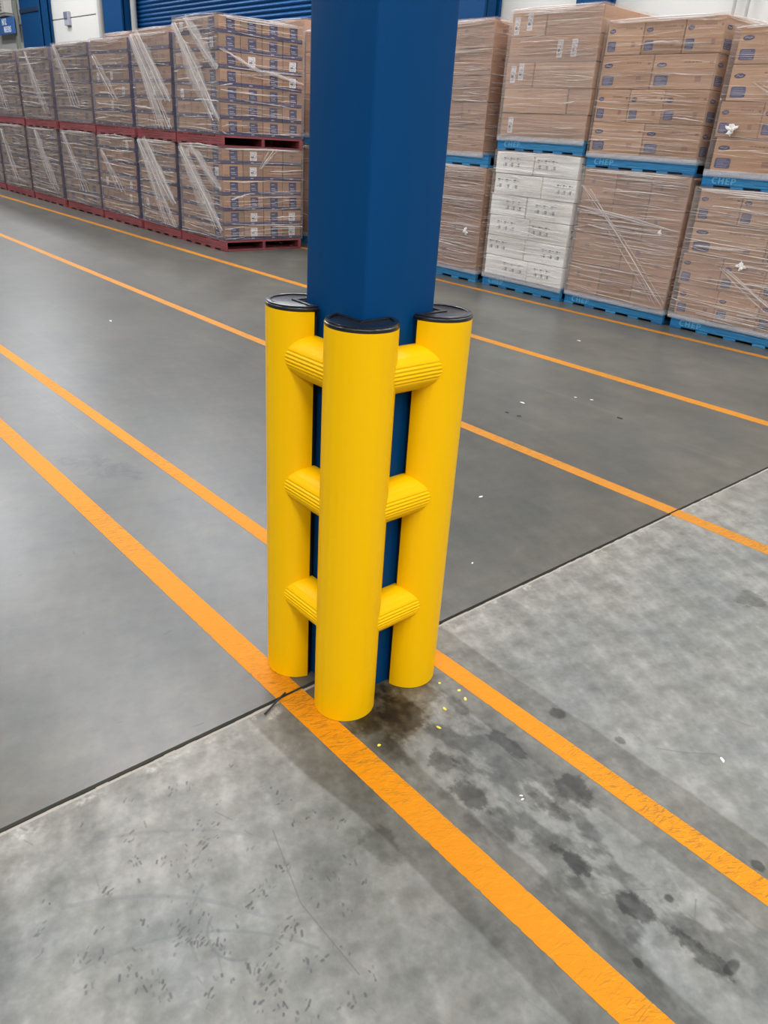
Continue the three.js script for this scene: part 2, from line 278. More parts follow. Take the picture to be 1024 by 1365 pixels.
{ // chips of yellow paint and white scraps on the floor
  const flake = (w, d, h, seed) => { const r = rng(seed), s = new THREE.Shape(); for (let k = 0; k < 7; k++) { const a = k / 7 * 6.283, q = .65 + .5 * r(); k ? s.lineTo(w * q * Math.cos(a), d * q * Math.sin(a)) : s.moveTo(w * q * Math.cos(a), d * q * Math.sin(a)); } const g = new THREE.ExtrudeGeometry(s, { depth: h, bevelEnabled: false }); g.rotateX(-Math.PI / 2); return g; };
  const ym = std({ color: 0xe8d558, roughness: .5 }), wm = std({ color: 0xe9e9e4, roughness: .6 }), dm = std({ color: 0x2a2c2c, roughness: .7 });
  const Y = [[-1.15, -1.437, 'farthest from the posts, near the second line'], [-1.157, -1.355, 'largest, beside the brown stain'], [-1.112, -1.286, 'lone one past the brown stain'], [-1.25, -1.427, 'closest to the right post foot'], [-1.19, -1.45, 'thin one beside the second line'], [-1.16, -1.105, 'closest to the front line']];
  Y.forEach(([x, z, w], i) => { const o = tag(mesh('paint_flake', flake(.009 - .003 * (i > 2), .0045, .002, 60 + i), ym), 'yellow paint flake on the floor, ' + w, 'paint flake', 'paint flakes at the guard foot'); o.position.set(x, 0, z); o.rotation.y = -.6 + .5 * i; });
  const W = [[-2.943, -3.85, .022, 'largest of the scraps in mid aisle'], [-2.834, -4.263, .012, 'small one past the largest aisle scrap'], [-2.74, -4.315, .014, 'small one nearest the fourth line'], [-2.11, -2.549, .014, 'beside the right post'], [-1.702, -2.055, .008, 'close to the joint by the right post'], [-.539, -1.829, .011, 'lone one on the near slab at the edge'], [-6.162, -2.498, .022, 'lone one in the far aisle'], [-3.823, -5.655, .02, 'faint one past the fourth line'], [-.801, -1.279, .006, 'tiny one between the near lines'], [-.792, -1.272, .006, 'tiny twin between the near lines']];
  W.forEach(([x, z, s, w], i) => { const o = tag(mesh('paper_scrap', flake(s, s * .4, .002, 90 + i), wm), 'white paper scrap on the floor, ' + w, 'scrap', 'scraps on the floor'); o.position.set(x, 0, z); o.rotation.y = .5 * i; });
  const D = [[-2.418, -4.156, .025, 'largest, below the fourth line'], [-2.867, -3.609, .014, 'first of two beside the guard post'], [-2.78, -3.624, .016, 'second of two beside the guard post']];
  const sl = tag(mesh('sealant_strip', new THREE.TubeGeometry(new THREE.CatmullRomCurve3([new THREE.Vector3(-1.449, .004, -.924), new THREE.Vector3(-1.467, .006, -.968), new THREE.Vector3(-1.49, .005, -1.022)]), 10, .0028, 6), dm), 'thin dark strip of joint sealant lying across the nearest orange line by the posts', 'sealant strip');
  D.forEach(([x, z, s, w], i) => { const o = tag(mesh('rubber_scrap', flake(s, s * .4, .003, 190 + i), dm), 'dark rubber scrap on the floor, ' + w, 'scrap', 'dark scraps on the floor'); o.position.set(x, 0, z); o.rotation.y = .4 * i; });
}

// ---------------------------------------------------------------- pallets
const font = await new FontLoader().loadAsync('fonts/droid/droid_sans_bold.typeface.json');
function woodTint(hex, seed, amp) {
  return canvasTex(256, 64, (c, w, h) => {
    const r = rng(seed); c.fillStyle = hex; c.fillRect(0, 0, w, h);
    for (let k = 0; k < 160; k++) { c.strokeStyle = r() < .5 ? `rgba(0,0,0,${amp * r()})` : `rgba(255,255,255,${amp * .7 * r()})`; c.lineWidth = .6 + 2 * r(); const y = r() * h, x = r() * w; c.beginPath(); c.moveTo(x, y); c.lineTo(x + 30 + 120 * r(), y + 2 * (r() - .5)); c.stroke(); }
  });
}
function palletMats(hex, seed) { return [0, 1, 2].map(k => std({ map: woodTint(hex[k], seed + k, .3), roughness: .75 })); }
const redWood = palletMats(['#8e3a3c', '#7d2f33', '#9a4644'], 300), blueWood = palletMats(['#1470a4', '#0b5c92', '#2b84b2'], 310);
const PHT = .13;
function makePallet(w, d, mats, label, stencil, pos) {
  const o = thing('pallet', label, 'pallet', pos, undefined), nb = 7, r = rng(Math.round(w * 1000) + (stencil ? 7 : 0)), bw = .118, dw = w / nb - .014;
  for (const k of [-1, 0, 1]) mesh('bearer', rbox(w, .088, .042, .004, 0, .064, k * (d / 2 - .022)), mats[k === 0 ? 1 : 0], o);
  for (let k = 0; k < nb; k++) mesh('deck_board', rbox(dw, .021, d, .003, -w / 2 + dw / 2 + (w - dw) * k / (nb - 1), .1185, 0), mats[Math.floor(r() * 3)], o);
  for (let k = 0; k < 5; k++) mesh('bottom_board', rbox(bw, .02, d, .003, -w / 2 + bw / 2 + (w - bw) * k / 4, .01, 0), mats[Math.floor(r() * 3)], o);
  if (stencil) {
    const gs = font.generateShapes('CHEP', .052), g = new THREE.ExtrudeGeometry(gs, { depth: .0012, bevelEnabled: false, curveSegments: 3 });
    g.scale(1.25, 1, 1); g.translate(-w / 2 + .09, .034, d / 2 + .0005); const m = mesh('stencil_lettering', g, std({ color: 0x5b9fc2, roughness: .9 }), o); m.userData.label = 'white stencilled lettering';
  }
  return shade(o);
}

// ---------------------------------------------------------------- carton prints
function cardboard(c, w, h, r, col) {
  c.fillStyle = col; c.fillRect(0, 0, w, h);
  for (let k = 0; k < 60; k++) { c.fillStyle = r() < .5 ? `rgba(60,35,15,${.05 * r()})` : `rgba(255,235,210,${.06 * r()})`; c.fillRect(0, r() * h, w, 1 + 3 * r()); }
  c.fillStyle = 'rgba(70,42,20,.22)'; c.fillRect(0, 0, w, 1.5); c.fillRect(0, h - 1.5, w, 1.5); c.fillRect(0, 0, 1.5, h); c.fillRect(w - 1.5, 0, 1.5, h);
}
function cartonMats(draw, seed, tones, o = {}) { return tones.map((t, k) => std({ map: canvasTex(256, 176, (c, w, h) => { const r = rng(seed + k); cardboard(c, w, h, r, t); draw(c, w, h, r, k); }), roughness: .7, ...o })); }
const navy = '#2a2c55';
const TAN = ['#9e775a', '#917055', '#a88263'], TAN2 = ['#b58a66', '#ab805c', '#bd936f'];
const bandSquare = cartonMats((c, w, h, r) => { c.fillStyle = navy; c.fillRect(0, h * .76, w, h * .24); c.fillRect(w * .34, h * .1, w * .4, h * .66); c.fillStyle = 'rgba(200,205,220,.75)'; c.fillRect(w * .4, h * .5, w * .22, h * .05); c.fillRect(w * .42, h * .62, w * .26, h * .04); c.fillRect(w * .4, h * .24, w * .18, h * .05); c.fillStyle = 'rgba(214,206,206,.7)'; c.fillRect(w * .42, h * .84, w * .16, h * .07); c.fillStyle = '#8d4038'; c.fillRect(w * .06, h * .66, w * .2, h * .05); }, 400, TAN);
const bandPlain = cartonMats((c, w, h, r) => { c.fillStyle = navy; c.fillRect(0, h * .76, w, h * .24); c.fillStyle = 'rgba(214,200,206,.7)'; c.fillRect(w * .36, h * .84, w * .16, h * .08); c.fillStyle = 'rgba(84,50,40,.5)'; c.fillRect(w * .3, h * .3, w * .3, h * .07); c.fillRect(w * .34, h * .42, w * .22, h * .05); c.fillStyle = '#843a34'; c.fillRect(w * .48, h * .1, 5, h * .6); }, 410, TAN);
const bandDull = cartonMats((c, w, h, r) => { c.fillStyle = 'rgba(48,48,82,.75)'; c.fillRect(0, h * .78, w, h * .22); c.fillRect(w * .36, h * .2, w * .28, h * .5); c.fillStyle = 'rgba(190,190,200,.4)'; c.fillRect(w * .4, h * .4, w * .2, h * .08); }, 420, ['#846a58', '#796252', '#8d745f']);
const ovalPrint = cartonMats((c, w, h, r) => {
  c.strokeStyle = 'rgba(120,84,52,.4)'; c.fillStyle = 'rgba(190,160,120,.3)'; c.fillRect(0, h * .45, w, 8);
  c.fillStyle = navy; c.beginPath(); c.ellipse(w * .14, h * .3, w * .085, h * .07, -.1, 0, 6.3); c.fill(); c.strokeStyle = '#b9a8a0'; c.lineWidth = 3; c.beginPath(); c.moveTo(w * .09, h * .31); c.bezierCurveTo(w * .11, h * .24, w * .14, h * .36, w * .19, h * .28); c.stroke();
  c.fillStyle = '#3f4266'; c.beginPath(); c.roundRect(w * .05, h * .6, w * .23, h * .3, 8); c.fill(); c.strokeStyle = 'rgba(170,172,190,.7)'; c.lineWidth = 2.5; for (let k = 0; k < 5; k++) { c.beginPath(); c.moveTo(w * .08, h * (.65 + .05 * k)); c.lineTo(w * (.17 + .09 * r()), h * (.65 + .05 * k)); c.stroke(); }
  c.fillStyle = 'rgba(96,64,44,.5)'; for (let k = 0; k < 5; k++) c.fillRect(w * (.5 + .06 * k), h * .2, w * .045, h * .05); c.fillStyle = 'rgba(120,80,60,.55)'; c.fillRect(w * .72, h * .62, w * .1, h * .16); c.fillStyle = 'rgba(70,40,30,.5)'; c.fillRect(w * .9, h * .22, w * .06, h * .06);
}, 430, TAN2);
const plainTan = cartonMats((c, w, h, r) => { c.fillStyle = 'rgba(210,178,140,.35)'; c.fillRect(0, h * .44, w, 14); c.fillStyle = 'rgba(110,76,50,.35)'; c.fillRect(w * .6, 0, 2, h); }, 440, ['#b88f6e', '#b08766', '#c09876']);
const faintTan = cartonMats((c, w, h, r) => { c.fillStyle = 'rgba(70,62,92,.5)'; c.fillRect(w * (.1 + .5 * r()), h * .3, w * .09, h * .14); c.fillStyle = 'rgba(90,60,44,.4)'; c.fillRect(w * .66, h * .62, w * .12, h * .1); c.fillStyle = 'rgba(120,80,50,.3)'; c.fillRect(0, h * .46, w, 8); }, 450, ['#a5795a', '#9c7152', '#ad8262']);
const whiteCarton = cartonMats((c, w, h, r, k) => {
  const n = 3 + (k % 2), off = [.2, .44, .06][k];
  for (let q = 0; q < n; q++) { const x = w * (off + .17 * q); if (x > w * .92) break; c.fillStyle = '#4a4a52'; c.fillRect(x, h * .26, w * .055, h * .05); c.fillStyle = 'rgba(90,90,98,.6)'; c.fillRect(x + w * .07, h * .28, w * .05, h * .03); c.fillRect(x, h * .36, w * .05, h * .025); c.fillStyle = 'rgba(120,122,128,.75)'; c.fillRect(x + w * .04, h * .5, w * .055, h * .17); c.fillStyle = 'rgba(130,130,136,.5)'; c.fillRect(x, h * .56, w * .02, h * .12); }
}, 460, ['#f1f0ea', '#f4f3ee', '#ecebe4'], { roughness: .55 });
const paper = std({ map: canvasTex(64, 128, (c, w, h) => { const r = rng(7); c.fillStyle = '#ebe8e6'; c.fillRect(0, 0, w, h); c.fillStyle = '#58555c'; for (let y = 8; y < h - 8; y += 9) for (let x = 6; x < w - 12;) { const l = 3 + 9 * r(); if (r() < .6) c.fillRect(x, y, l, 3 + 2 * r()); x += l + 3; } c.fillRect(8, 70, 30, 20); }), roughness: .6 });

// ---------------------------------------------------------------- cartons on the pallets
const ORD = ['first', 'second', 'third', 'fourth', 'fifth', 'sixth', 'seventh', 'eighth'];
const geoCache = new Map();
function cartonGeo(w, h, d) { const k = [w, h, d].map(v => v.toFixed(3)).join(); if (!geoCache.has(k)) geoCache.set(k, rbox(w, h, d, .007)); return geoCache.get(k); }
const rc = rng(2024);
function layerName(j, n) { return j === n - 1 ? 'top layer' : j === 0 ? 'bottom layer' : ORD[n - 1 - j] + ' layer down'; }
function addCarton(w, h, d, m, pos, label, group, stickers) {
  const o = mesh('carton', cartonGeo(w - .004, h - .002, d - .006), m); if (stickers && stickers.navy) o.geometry = gapShadeEnd(o.geometry); o.position.set(pos[0] + (rc() - .5) * .006, pos[1], pos[2] + (rc() - .5) * .01);
  tag(o, label, 'carton', group);
  for (const [side, u, v, sw, sh] of stickers || []) {
    const g = side === 'x' ? box(.003, sh, sw) : box(sw, sh, .003), s = mesh('paper_label', g, paper, o); s.userData.label = 'white paper label';
    if (side === 'x') s.position.set(w / 2 - .003, v, u); else s.position.set(u, v, d / 2 - .003);
  }
  return o;
}
// paints the gap-facing end navy, standing in for shade between the loads
function gapShadeEnd(g) { const c = g.clone(), uv = c.attributes.uv, n = c.attributes.normal; for (let i = 0; i < uv.count; i++) if (n.getX(i) > .6) uv.setXY(i, .05 + uv.getX(i) * .2, .02 + uv.getY(i) * .18); return c; }
const massGeo = new Map();                 // cartons past the first three hundred, by material
function massCarton(w, h, d, m, x, y, z, nv) { const g = nv ? gapShadeEnd(box(w - .006, h - .004, d - .006)).translate(x, y, z) : box(w - .006, h - .004, d - .006, x, y, z); if (!massGeo.has(m)) massGeo.set(m, []); massGeo.get(m).push(g); }

// ---------------------------------------------------------------- stretch film
function filmTexture(seed, density) {
  return canvasTex(512, 512, (c, w, h) => {
    const r = rng(seed); c.fillStyle = `rgb(${density},${density},${density})`; c.fillRect(0, 0, w, h);
    for (let k = 0; k < 900; k++) { const v = r() < .5 ? 255 : 10, y = r() * h, x = r() * w - 80, l = 40 + 260 * r(), b = (r() - .5) * 26; c.strokeStyle = `rgba(${v},${v},${v},${.12 + .5 * r()})`; c.lineWidth = .5 + 2.2 * r() * r(); c.beginPath(); c.moveTo(x, y); c.quadraticCurveTo(x + l / 2, y + b, x + l, y + b * .4 + (r() - .5) * 14); c.stroke(); }
    for (let k = 0; k < 14; k++) { const y = r() * h; c.fillStyle = `rgba(255,255,255,${.05 + .14 * r()})`; c.fillRect(0, y, w, 10 + 50 * r()); }
  }, false);
}
const filmTex = [filmTexture(501, 105), filmTexture(502, 115), filmTexture(503, 125)];
const filmMat = (hex, tex, op) => phys({ color: hex, roughness: .26, transparent: true, opacity: op, alphaMap: filmTex[tex], bumpMap: filmTex[tex], bumpScale: .012, side: THREE.DoubleSide, clearcoat: .6, clearcoatRoughness: .12 });
const filmClear = [filmMat(0xd8ccc2, 0, .29), filmMat(0xd8ccc4, 1, .29), filmMat(0xdcd0c6, 2, .29)];
const filmGrey = [0, 1, 2].map(k => filmMat(0xc0b6b0, k, .299));
const creaseGlintMat = phys({ color: 0xf2ece6, roughness: .3, transparent: true, opacity: .58, side: THREE.DoubleSide, clearcoat: .5, clearcoatRoughness: .15 });  // white ribbons for film folds, also standing in for their glints
const creaseSoft = phys({ color: 0xece4de, roughness: .35, transparent: true, opacity: .29, side: THREE.DoubleSide });
// one sheet over a face: corner o, edge vectors a (u) and b (v), outward n
function sheet(o, a, b, n, seed, nu = 16, nv = 18) {
  const pos = [], uv = [], idx = [], r = rng(seed), la = a.length(), lb = b.length();
  for (let j = 0; j <= nv; j++) for (let i = 0; i <= nu; i++) { const u = i / nu, v = j / nv, e = i === 0 || j === 0 || i === nu || j === nv; const k = e ? 0 : (r() - .35) * .012; pos.push(...o.clone().addScaledVector(a, u).addScaledVector(b, v).addScaledVector(n, k).toArray()); uv.push(u * la / 1.3 + seed * .137, v * lb / 1.3 + seed * .071); }
  for (let j = 0; j < nv; j++) for (let i = 0; i < nu; i++) { const p = j * (nu + 1) + i; idx.push(p, p + 1, p + nu + 2, p, p + nu + 2, p + nu + 1); }
  const g = new THREE.BufferGeometry(); g.setAttribute('position', new THREE.Float32BufferAttribute(pos, 3)); g.setAttribute('uv', new THREE.Float32BufferAttribute(uv, 2)); g.setIndex(idx); g.computeVertexNormals(); return g;
}
function ribbon(o, a, b, n, u0, v0, u1, v1, w, r, lift = .008) {
  const A = o.clone().addScaledVector(a, u0).addScaledVector(b, v0), B = o.clone().addScaledVector(a, u1).addScaledVector(b, v1), dir = B.clone().sub(A), L = dir.length(); dir.normalize(); const sd = n.clone().cross(dir), pos = [], idx = [], uv = [], N = 8, bow = (r() - .5) * .04 * L;
  for (let k = 0; k <= N; k++) { const t = k / N, ww = w * (.35 + .65 * Math.sin(Math.PI * Math.min(1, t * 1.0 + .04))) * (.6 + .7 * r()), c = A.clone().addScaledVector(dir, L * t).addScaledVector(sd, bow * Math.sin(Math.PI * t) + (r() - .5) * w * .5); for (const s of [-1, 0, 1]) { pos.push(...c.clone().addScaledVector(sd, s * ww / 2).addScaledVector(n, lift + (s === 0 ? .004 + .004 * r() : 0)).toArray()); uv.push(t, s * .5 + .5); } }
  for (let k = 0; k < N; k++) for (const s of [0, 1]) { const p = k * 3 + s; idx.push(p, p + 1, p + 4, p, p + 4, p + 3); }
  const g = new THREE.BufferGeometry(); g.setAttribute('position', new THREE.Float32BufferAttribute(pos, 3)); g.setAttribute('uv', new THREE.Float32BufferAttribute(uv, 2)); g.setIndex(idx); g.computeVertexNormals(); return g;
}
const V = (x, y, z) => new THREE.Vector3(x, y, z);
function wrap(x0, x1, y0, y1, z0, z1, label, o = {}) {   // z1 is the front
  const e = .016, g = thing('stretch_wrap', label, 'stretch film', [(x0 + x1) / 2, y0, (z0 + z1) / 2], 'stretch film round the pallet loads'), r = rng(o.seed || 1), w = x1 - x0 + 2 * e, h = y1 - y0 + e, d = z1 - z0 + 2 * e, X = w / 2, Z = d / 2, s = o.seed || 1;
  const F = { front: [V(-X, 0, Z), V(w, 0, 0), V(0, h, 0), V(0, 0, 1)], end: [V(X, 0, Z), V(0, 0, -d), V(0, h, 0), V(1, 0, 0)], back: [V(X, 0, -Z), V(-w, 0, 0), V(0, h, 0), V(0, 0, -1)], other: [V(-X, 0, -Z), V(0, 0, d), V(0, h, 0), V(-1, 0, 0)], top: [V(-X, h, Z), V(w, 0, 0), V(0, 0, -d), V(0, 1, 0)] };
  mesh('film_sheet', mergeGeometries(Object.values(F).map((f, k) => sheet(...f, s * 7 + k))), (o.grey ? filmGrey : filmClear)[s % 3], g);
  if (o.grey || o.two) mesh('film_sheet', mergeGeometries(['front', 'top'].map((k, q) => sheet(F[k][0].clone().addScaledVector(F[k][3], .006), ...F[k].slice(1), s * 11 + q))), (o.grey ? filmGrey : filmClear)[(s + 1) % 3], g);
  const hard = [], soft = [];
  for (const k of o.end ? ['front', 'end'] : ['front']) {
    const f = F[k];
    for (let q = 0; q < (o.lines ?? 26) * 2.2; q++) { const v = .01 + .97 * r(), u = -.15 + r() * .9, l = .15 + .8 * r(); (r() < .38 ? hard : soft).push(ribbon(...f, Math.max(.01, u), v, Math.min(.99, u + l), Math.min(.99, Math.max(.01, v + (r() - .5) * .05)), (.002 + .012 * r() * r() * r()) * (o.ws || 1), r)); }
    for (const [u0, v0, u1, v1, n, sp, wd] of (k === 'front' ? o.diag : o.endDiag) || []) for (let q = 0; q < n; q++) { const t = (q / Math.max(1, n - 1) - .5) * sp; (q % 4 === 1 ? hard : soft).push(ribbon(...f, Math.max(.01, Math.min(.99, u0 + t * .3)), Math.min(.99, v0), Math.max(.01, Math.min(.99, u1 + t)), Math.max(.01, v1), (wd || .03) * (q % 4 === 1 ? .35 + .4 * r() : (o.grey && k === 'front' ? 1 + 2.4 * r() : .5 + r())), r, .008 + .0012 * q)); }
  }
  // pale ribbons standing in for the highlight on the film along the top edges
  for (const k of o.end ? ['front', 'end'] : ['front']) for (let q = 0; q < 4; q++) hard.push(ribbon(...F[k], .01 + .1 * r(), .985 - .006 * q, .99 - .1 * r(), .99 - .006 * q, .012, r, .006));
  const a = mesh('film_crease_glint', mergeGeometries(hard), creaseGlintMat, g), b = mesh('film_crease_glint', mergeGeometries(soft), creaseSoft, g); a.userData.kind = b.userData.kind = 'stuff';
  if (!o.grey) { // gathered hem of the film round the top of the pallet
    const hem = []; for (const k of o.end ? ['front', 'end'] : ['front']) for (let q = 0; q < 3; q++) hem.push(sheet(F[k][0].clone().addScaledVector(F[k][2], -.022 / h * (1 + .4 * q)), F[k][1], V(0, .03 + .012 * r(), 0), F[k][3], s * 5 + q, 24, 2));
    mesh('film_hem', mergeGeometries(hem), creaseSoft, g).userData.kind = 'stuff';
  }
  for (const [u, v, sz] of o.tails || []) { const tg = new THREE.IcosahedronGeometry(sz, 3), p = tg.attributes.position; for (let i = 0; i < p.count; i++) { const q = 1 + 3.4 * sample(noiseB, p.getX(i) * 5 / sz * .12 + .5, p.getY(i) * 5 / sz * .12 + p.getZ(i) * 3 + u); p.setXYZ(i, p.getX(i) * q * 1.2, p.getY(i) * q, p.getZ(i) * q * .35); } tg.computeVertexNormals(); tg.translate(-X + u * w, v * h, Z + sz * .3); const t = mesh('film_tail', tg, std({ color: 0xefe9e2, roughness: .35 }), g); t.userData.label = 'crumpled white film tail'; }
  return g;
}

// ---------------------------------------------------------------- the row on red pallets
const LZ = -5.33, LD = 1.2, LH = .18;
// [x0, x1, upper layers, name of the column of loads]
const LEFT = [
  [-10.27, -9.19, 7, 'end'], [-11.49, -10.42, 6, 'second'], [-12.92, -11.66, 6, 'third'], [-14.46, -13.06, 6, 'fourth'], [-16.1, -14.68, 6, 'fifth'], [-17.7, -16.28, 6, 'sixth'], [-19.4, -17.9, 6, 'seventh'],
];
const upTop = [2.615, 2.49, 2.475, 2.46, 2.425, 2.42, 2.41];
LEFT.forEach(([x0, x1, nu, nm], ci) => {
  const w = x1 - x0, mass = ci > 3;
  for (const tier of [0, 1]) {
    const py = tier ? 1.232 : 0, y0 = py + PHT, y1 = tier ? upTop[ci] : 1.222, n = tier ? nu : 6, h = (y1 - y0) / n, nc = 3, cw = w / nc, tn = tier ? 'upper' : 'lower';
    makePallet(w + .08, LD, redWood, `red wooden pallet ${tier ? 'between upper and lower loads' : 'on the floor'}, ${nm}${nm === 'end' ? '' : ' from the row end'}`, false, [(x0 + x1) / 2 - (ci ? 0 : .035), py, LZ - LD / 2]);
    const grp = `blue-banded cartons, ${tn} load, ${nm} of the red pallet row`;
    const mats = ci === 0 ? bandPlain : ci < 3 ? bandPlain : bandDull;
    for (let j = 0; j < n; j++) {
      const y = y0 + h * (j + .5);
      for (let k = 0; k < nc; k++) {
        const x = x0 + cw * (k + .5), m = mats[Math.floor(rc() * 3)];
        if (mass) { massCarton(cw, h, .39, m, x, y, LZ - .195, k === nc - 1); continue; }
        const fromEnd = ORD[nc - 1 - k];
        const st = []; if (ci > 0 && k === nc - 1) st.navy = true;  // gap-facing end takes the painted shade
        if (ci < 3 && rc() < .16) st.push(['z', (rc() - .5) * .1, 0, .08, .1]);
        addCarton(cw, h, k === nc - 1 && ci === 0 ? .3 : .39, ci === 0 && (k === nc - 1) ? bandSquare[Math.floor(rc() * 3)] : m, [x, y, LZ - (k === nc - 1 && ci === 0 ? .15 : .195)],
          `banded carton, ${layerName(j, n)}, ${fromEnd} from near corner, ${tn} ${nm} load on red pallets`.replace('first from near corner', 'at near corner'), grp, st);
      }
      if (ci === 0) for (let q = 1; q < 4; q++) {
        const zz = LZ - .3 * (q + .5), st = [];
        const S = tier ? { '4': [1, 3], '3': [3] } : { '5': [1], '4': [1], '1': [1, 3], '0': [1, 3], '3': [], '2': [] };
        if ((S[j] || []).includes(q)) st.push(['x', 0, .01, .1, .105]);
        const plain = tier ? (j === 4 && q < 2) || (j === 3 && q === 1) : (j > 3 || (j < 2 && q !== 2));
        addCarton(.39, h, .3, (plain ? bandPlain : bandSquare)[Math.floor(rc() * 3)], [x1 - .195, y, zz], `banded carton in end face, ${layerName(j, n)}, ${ORD[q - 1]} behind the corner, ${tn} end load`, `blue-banded cartons in the end face, ${tn} end load`, st);
      }
    }
    const dg = [[[.05, .95, .95, .12, 6, .3, .05], [.3, .98, .99, .55, 4, .2, .04]], [[.02, .98, .8, .02, 7, .4, .05], [.2, .99, .98, .3, 6, .4, .06]], [[.1, .8, .6, .3, 3, .2, .03]], [[.1, .97, .6, .2, 4, .25, .04]], [[.3, .95, .8, .1, 4, .2, .05]], [[.1, .9, .5, .1, 3, .2, .04]], [[.2, .95, .9, .3, 3, .2, .04]]][ci];
    wrap(x0, x1, y0, y1, LZ - LD, LZ, `${ci < 2 ? 'streaky ' : 'greyish '}stretch film round the ${tn} ${nm === 'end' ? 'load at the end' : nm + ' load from the end'} of the red row`, { seed: 20 + ci * 2 + tier, grey: true, ws: 2.3, end: ci === 0, lines: ci === 0 ? 30 : 34, diag: dg, endDiag: tier ? [[.02, .72, .5, .55, 5, .1, .03], [.5, .58, .98, .5, 4, .06, .03]] : [[.45, .78, .62, .99, 3, .1, .02], [.1, .45, .35, .52, 3, .05, .025]] });
  }
});

// ---------------------------------------------------------------- the row on blue pallets
const RDp = 1.17;
// x0, x1, front z, y of the upper pallet, top, then lower and upper rows of cartons
const RIGHT = [
  { x0: -7.45, x1: -6.25, z: -6.93, up: 1.232, top: 2.625, nm: 'beside the blue column', low: { mats: faintTan, rows: [[1, 2], [2, 1], [1, 2], [1, 1]], kind: 'brown' }, high: { mats: faintTan, rows: [[1, 1], [2, 1], [1, 1], [1, 2], [1, 1]], kind: 'brown', ux1: -6.34 } },
  { x0: -6.14, x1: -5.04, z: -6.95, up: 1.418, top: 2.685, nm: 'with the white cartons', low: { mats: whiteCarton, rows: [[1.3, 1], [1, 1], [1.1, 1], [1, 1.2], [1.5, 1], [1, 1.1]], kind: 'white' }, high: { mats: plainTan, rows: [[1], [3, 1], [1, 2], [1], [2, 3]], kind: 'plain tan', labels: { 0: [[.1, 0]], 2: [[.06, .01], [.18, .03]], 3: [[.7, 0], [.9, 0]], 4: [[.03, -.02], [.22, .01]] } } },
  { x0: -4.99, x1: -3.84, z: -6.99, up: 1.322, top: 2.55, nm: 'next after the white cartons', low: { mats: faintTan, rows: [[1, 1, 1], [1, 1], [1, 1, 1], [1, 1, 1]], kind: 'brown' }, high: { mats: ovalPrint, rows: [[1, 1], [1, 1, 1.2], [1, 1.1], [1, 1.05, .95]], kind: 'logo-printed tan' } },
  { x0: -3.74, x1: -2.55, z: -7.0, up: 1.246, top: 2.46, nm: 'nearest the camera', low: { mats: ovalPrint, rows: [[1, 1, 1], [1, 1, 1], [1.45, 1], [1, 1, 1]], kind: 'logo-printed tan' }, high: { mats: ovalPrint, rows: [[1.2, 1], [1, 1, 1], [1, 1], [1, 1]], kind: 'logo-printed tan' } },
];
RIGHT.forEach((S, si) => {
  const w = S.x1 - S.x0, cx = (S.x0 + S.x1) / 2;
  for (const tier of [0, 1]) {
    const T = tier ? S.high : S.low, py = tier ? S.up : 0, y0 = py + PHT, y1 = tier ? S.top : S.up - .012, n = T.rows.length, h = (y1 - y0) / n, tn = tier ? 'upper' : 'lower', sh = [0, .0, .02, .03][si];
    const X0 = S.x0 + (tier && si === 3 ? .04 : 0), X1 = tier && T.ux1 ? T.ux1 : S.x1;
    makePallet(w + .02, RDp, blueWood, `blue wooden pallet ${tier ? 'under the upper load' : 'on the floor'} of the stack ${S.nm}`, si > 0, [cx, py, S.z - RDp / 2]);
    for (let j = 0; j < n; j++) {
      const row = T.rows[j], sum = row.reduce((a, b) => a + b), y = y0 + h * (j + .5), jut = si === 3 && j === (tier ? 1 : 1) ? -.03 : si === 0 && tier ? [.011, 0, .008, 0, -.01][j] : (rc() - .5) * .012;
      let x = X0 + jut;
      row.forEach((q, k) => {
        const cw = (X1 - X0) * q / sum, m = T.mats[(j + k * 2 + si) % 3], st = [];
        for (const [u, v] of (T.labels && T.labels[j] && k === 0 && T.labels[j]) || []) st.push(['z', -cw / 2 + .05 + u * (X1 - X0) * .78, v, .065, .15]);
        addCarton(cw, h, .57, m, [x + cw / 2, y, S.z - .285], `${T.kind} carton, ${layerName(j, n)}, ${ORD[k]} from column, ${tn} stack ${S.nm}`, `${T.kind} cartons in the ${tn} load ${S.nm}`, st);
        x += cw;
      });
      // the row behind closes the side of the load
      massCarton((X1 - X0) - .01, h, .58, T.mats[(j + 1) % 3], (X0 + X1) / 2 + jut * .5, y, S.z - .87);
    }
    const dg = [[], [], tier ? [] : [[.02, .86, .93, .06, 3, .12, .016], [.02, .7, .98, .6, 4, .02, .014], [.1, .84, .95, .03, 2, .06, .01]], tier ? [[.3, .62, .9, .35, 6, .5, .012]] : [[.35, .42, .99, .05, 4, .2, .014], [.1, .56, .5, .58, 4, .03, .014]]][si];
    wrap(X0 - (si === 3 ? .028 : 0), X1, y0, y1, S.z - RDp, S.z, `clear stretch film round the ${tn} load of the stack ${S.nm}`, { seed: 60 + si * 2 + tier, two: si === 0 || (si === 1 && tier > 0) || (si > 1 && !tier), lines: [80, 56, 46, 40][si] * (tier ? 1 : 1.5) | 0, end: si > 1 || si === 0, diag: dg, ws: 1.5, tails: si === 3 ? (tier ? [[.14, .3, .035]] : [[.47, .46, .03]]) : si === 2 && !tier ? [[.82, .58, .02]] : si === 0 && !tier ? [[.82, .38, .03]] : [] });
  }
});
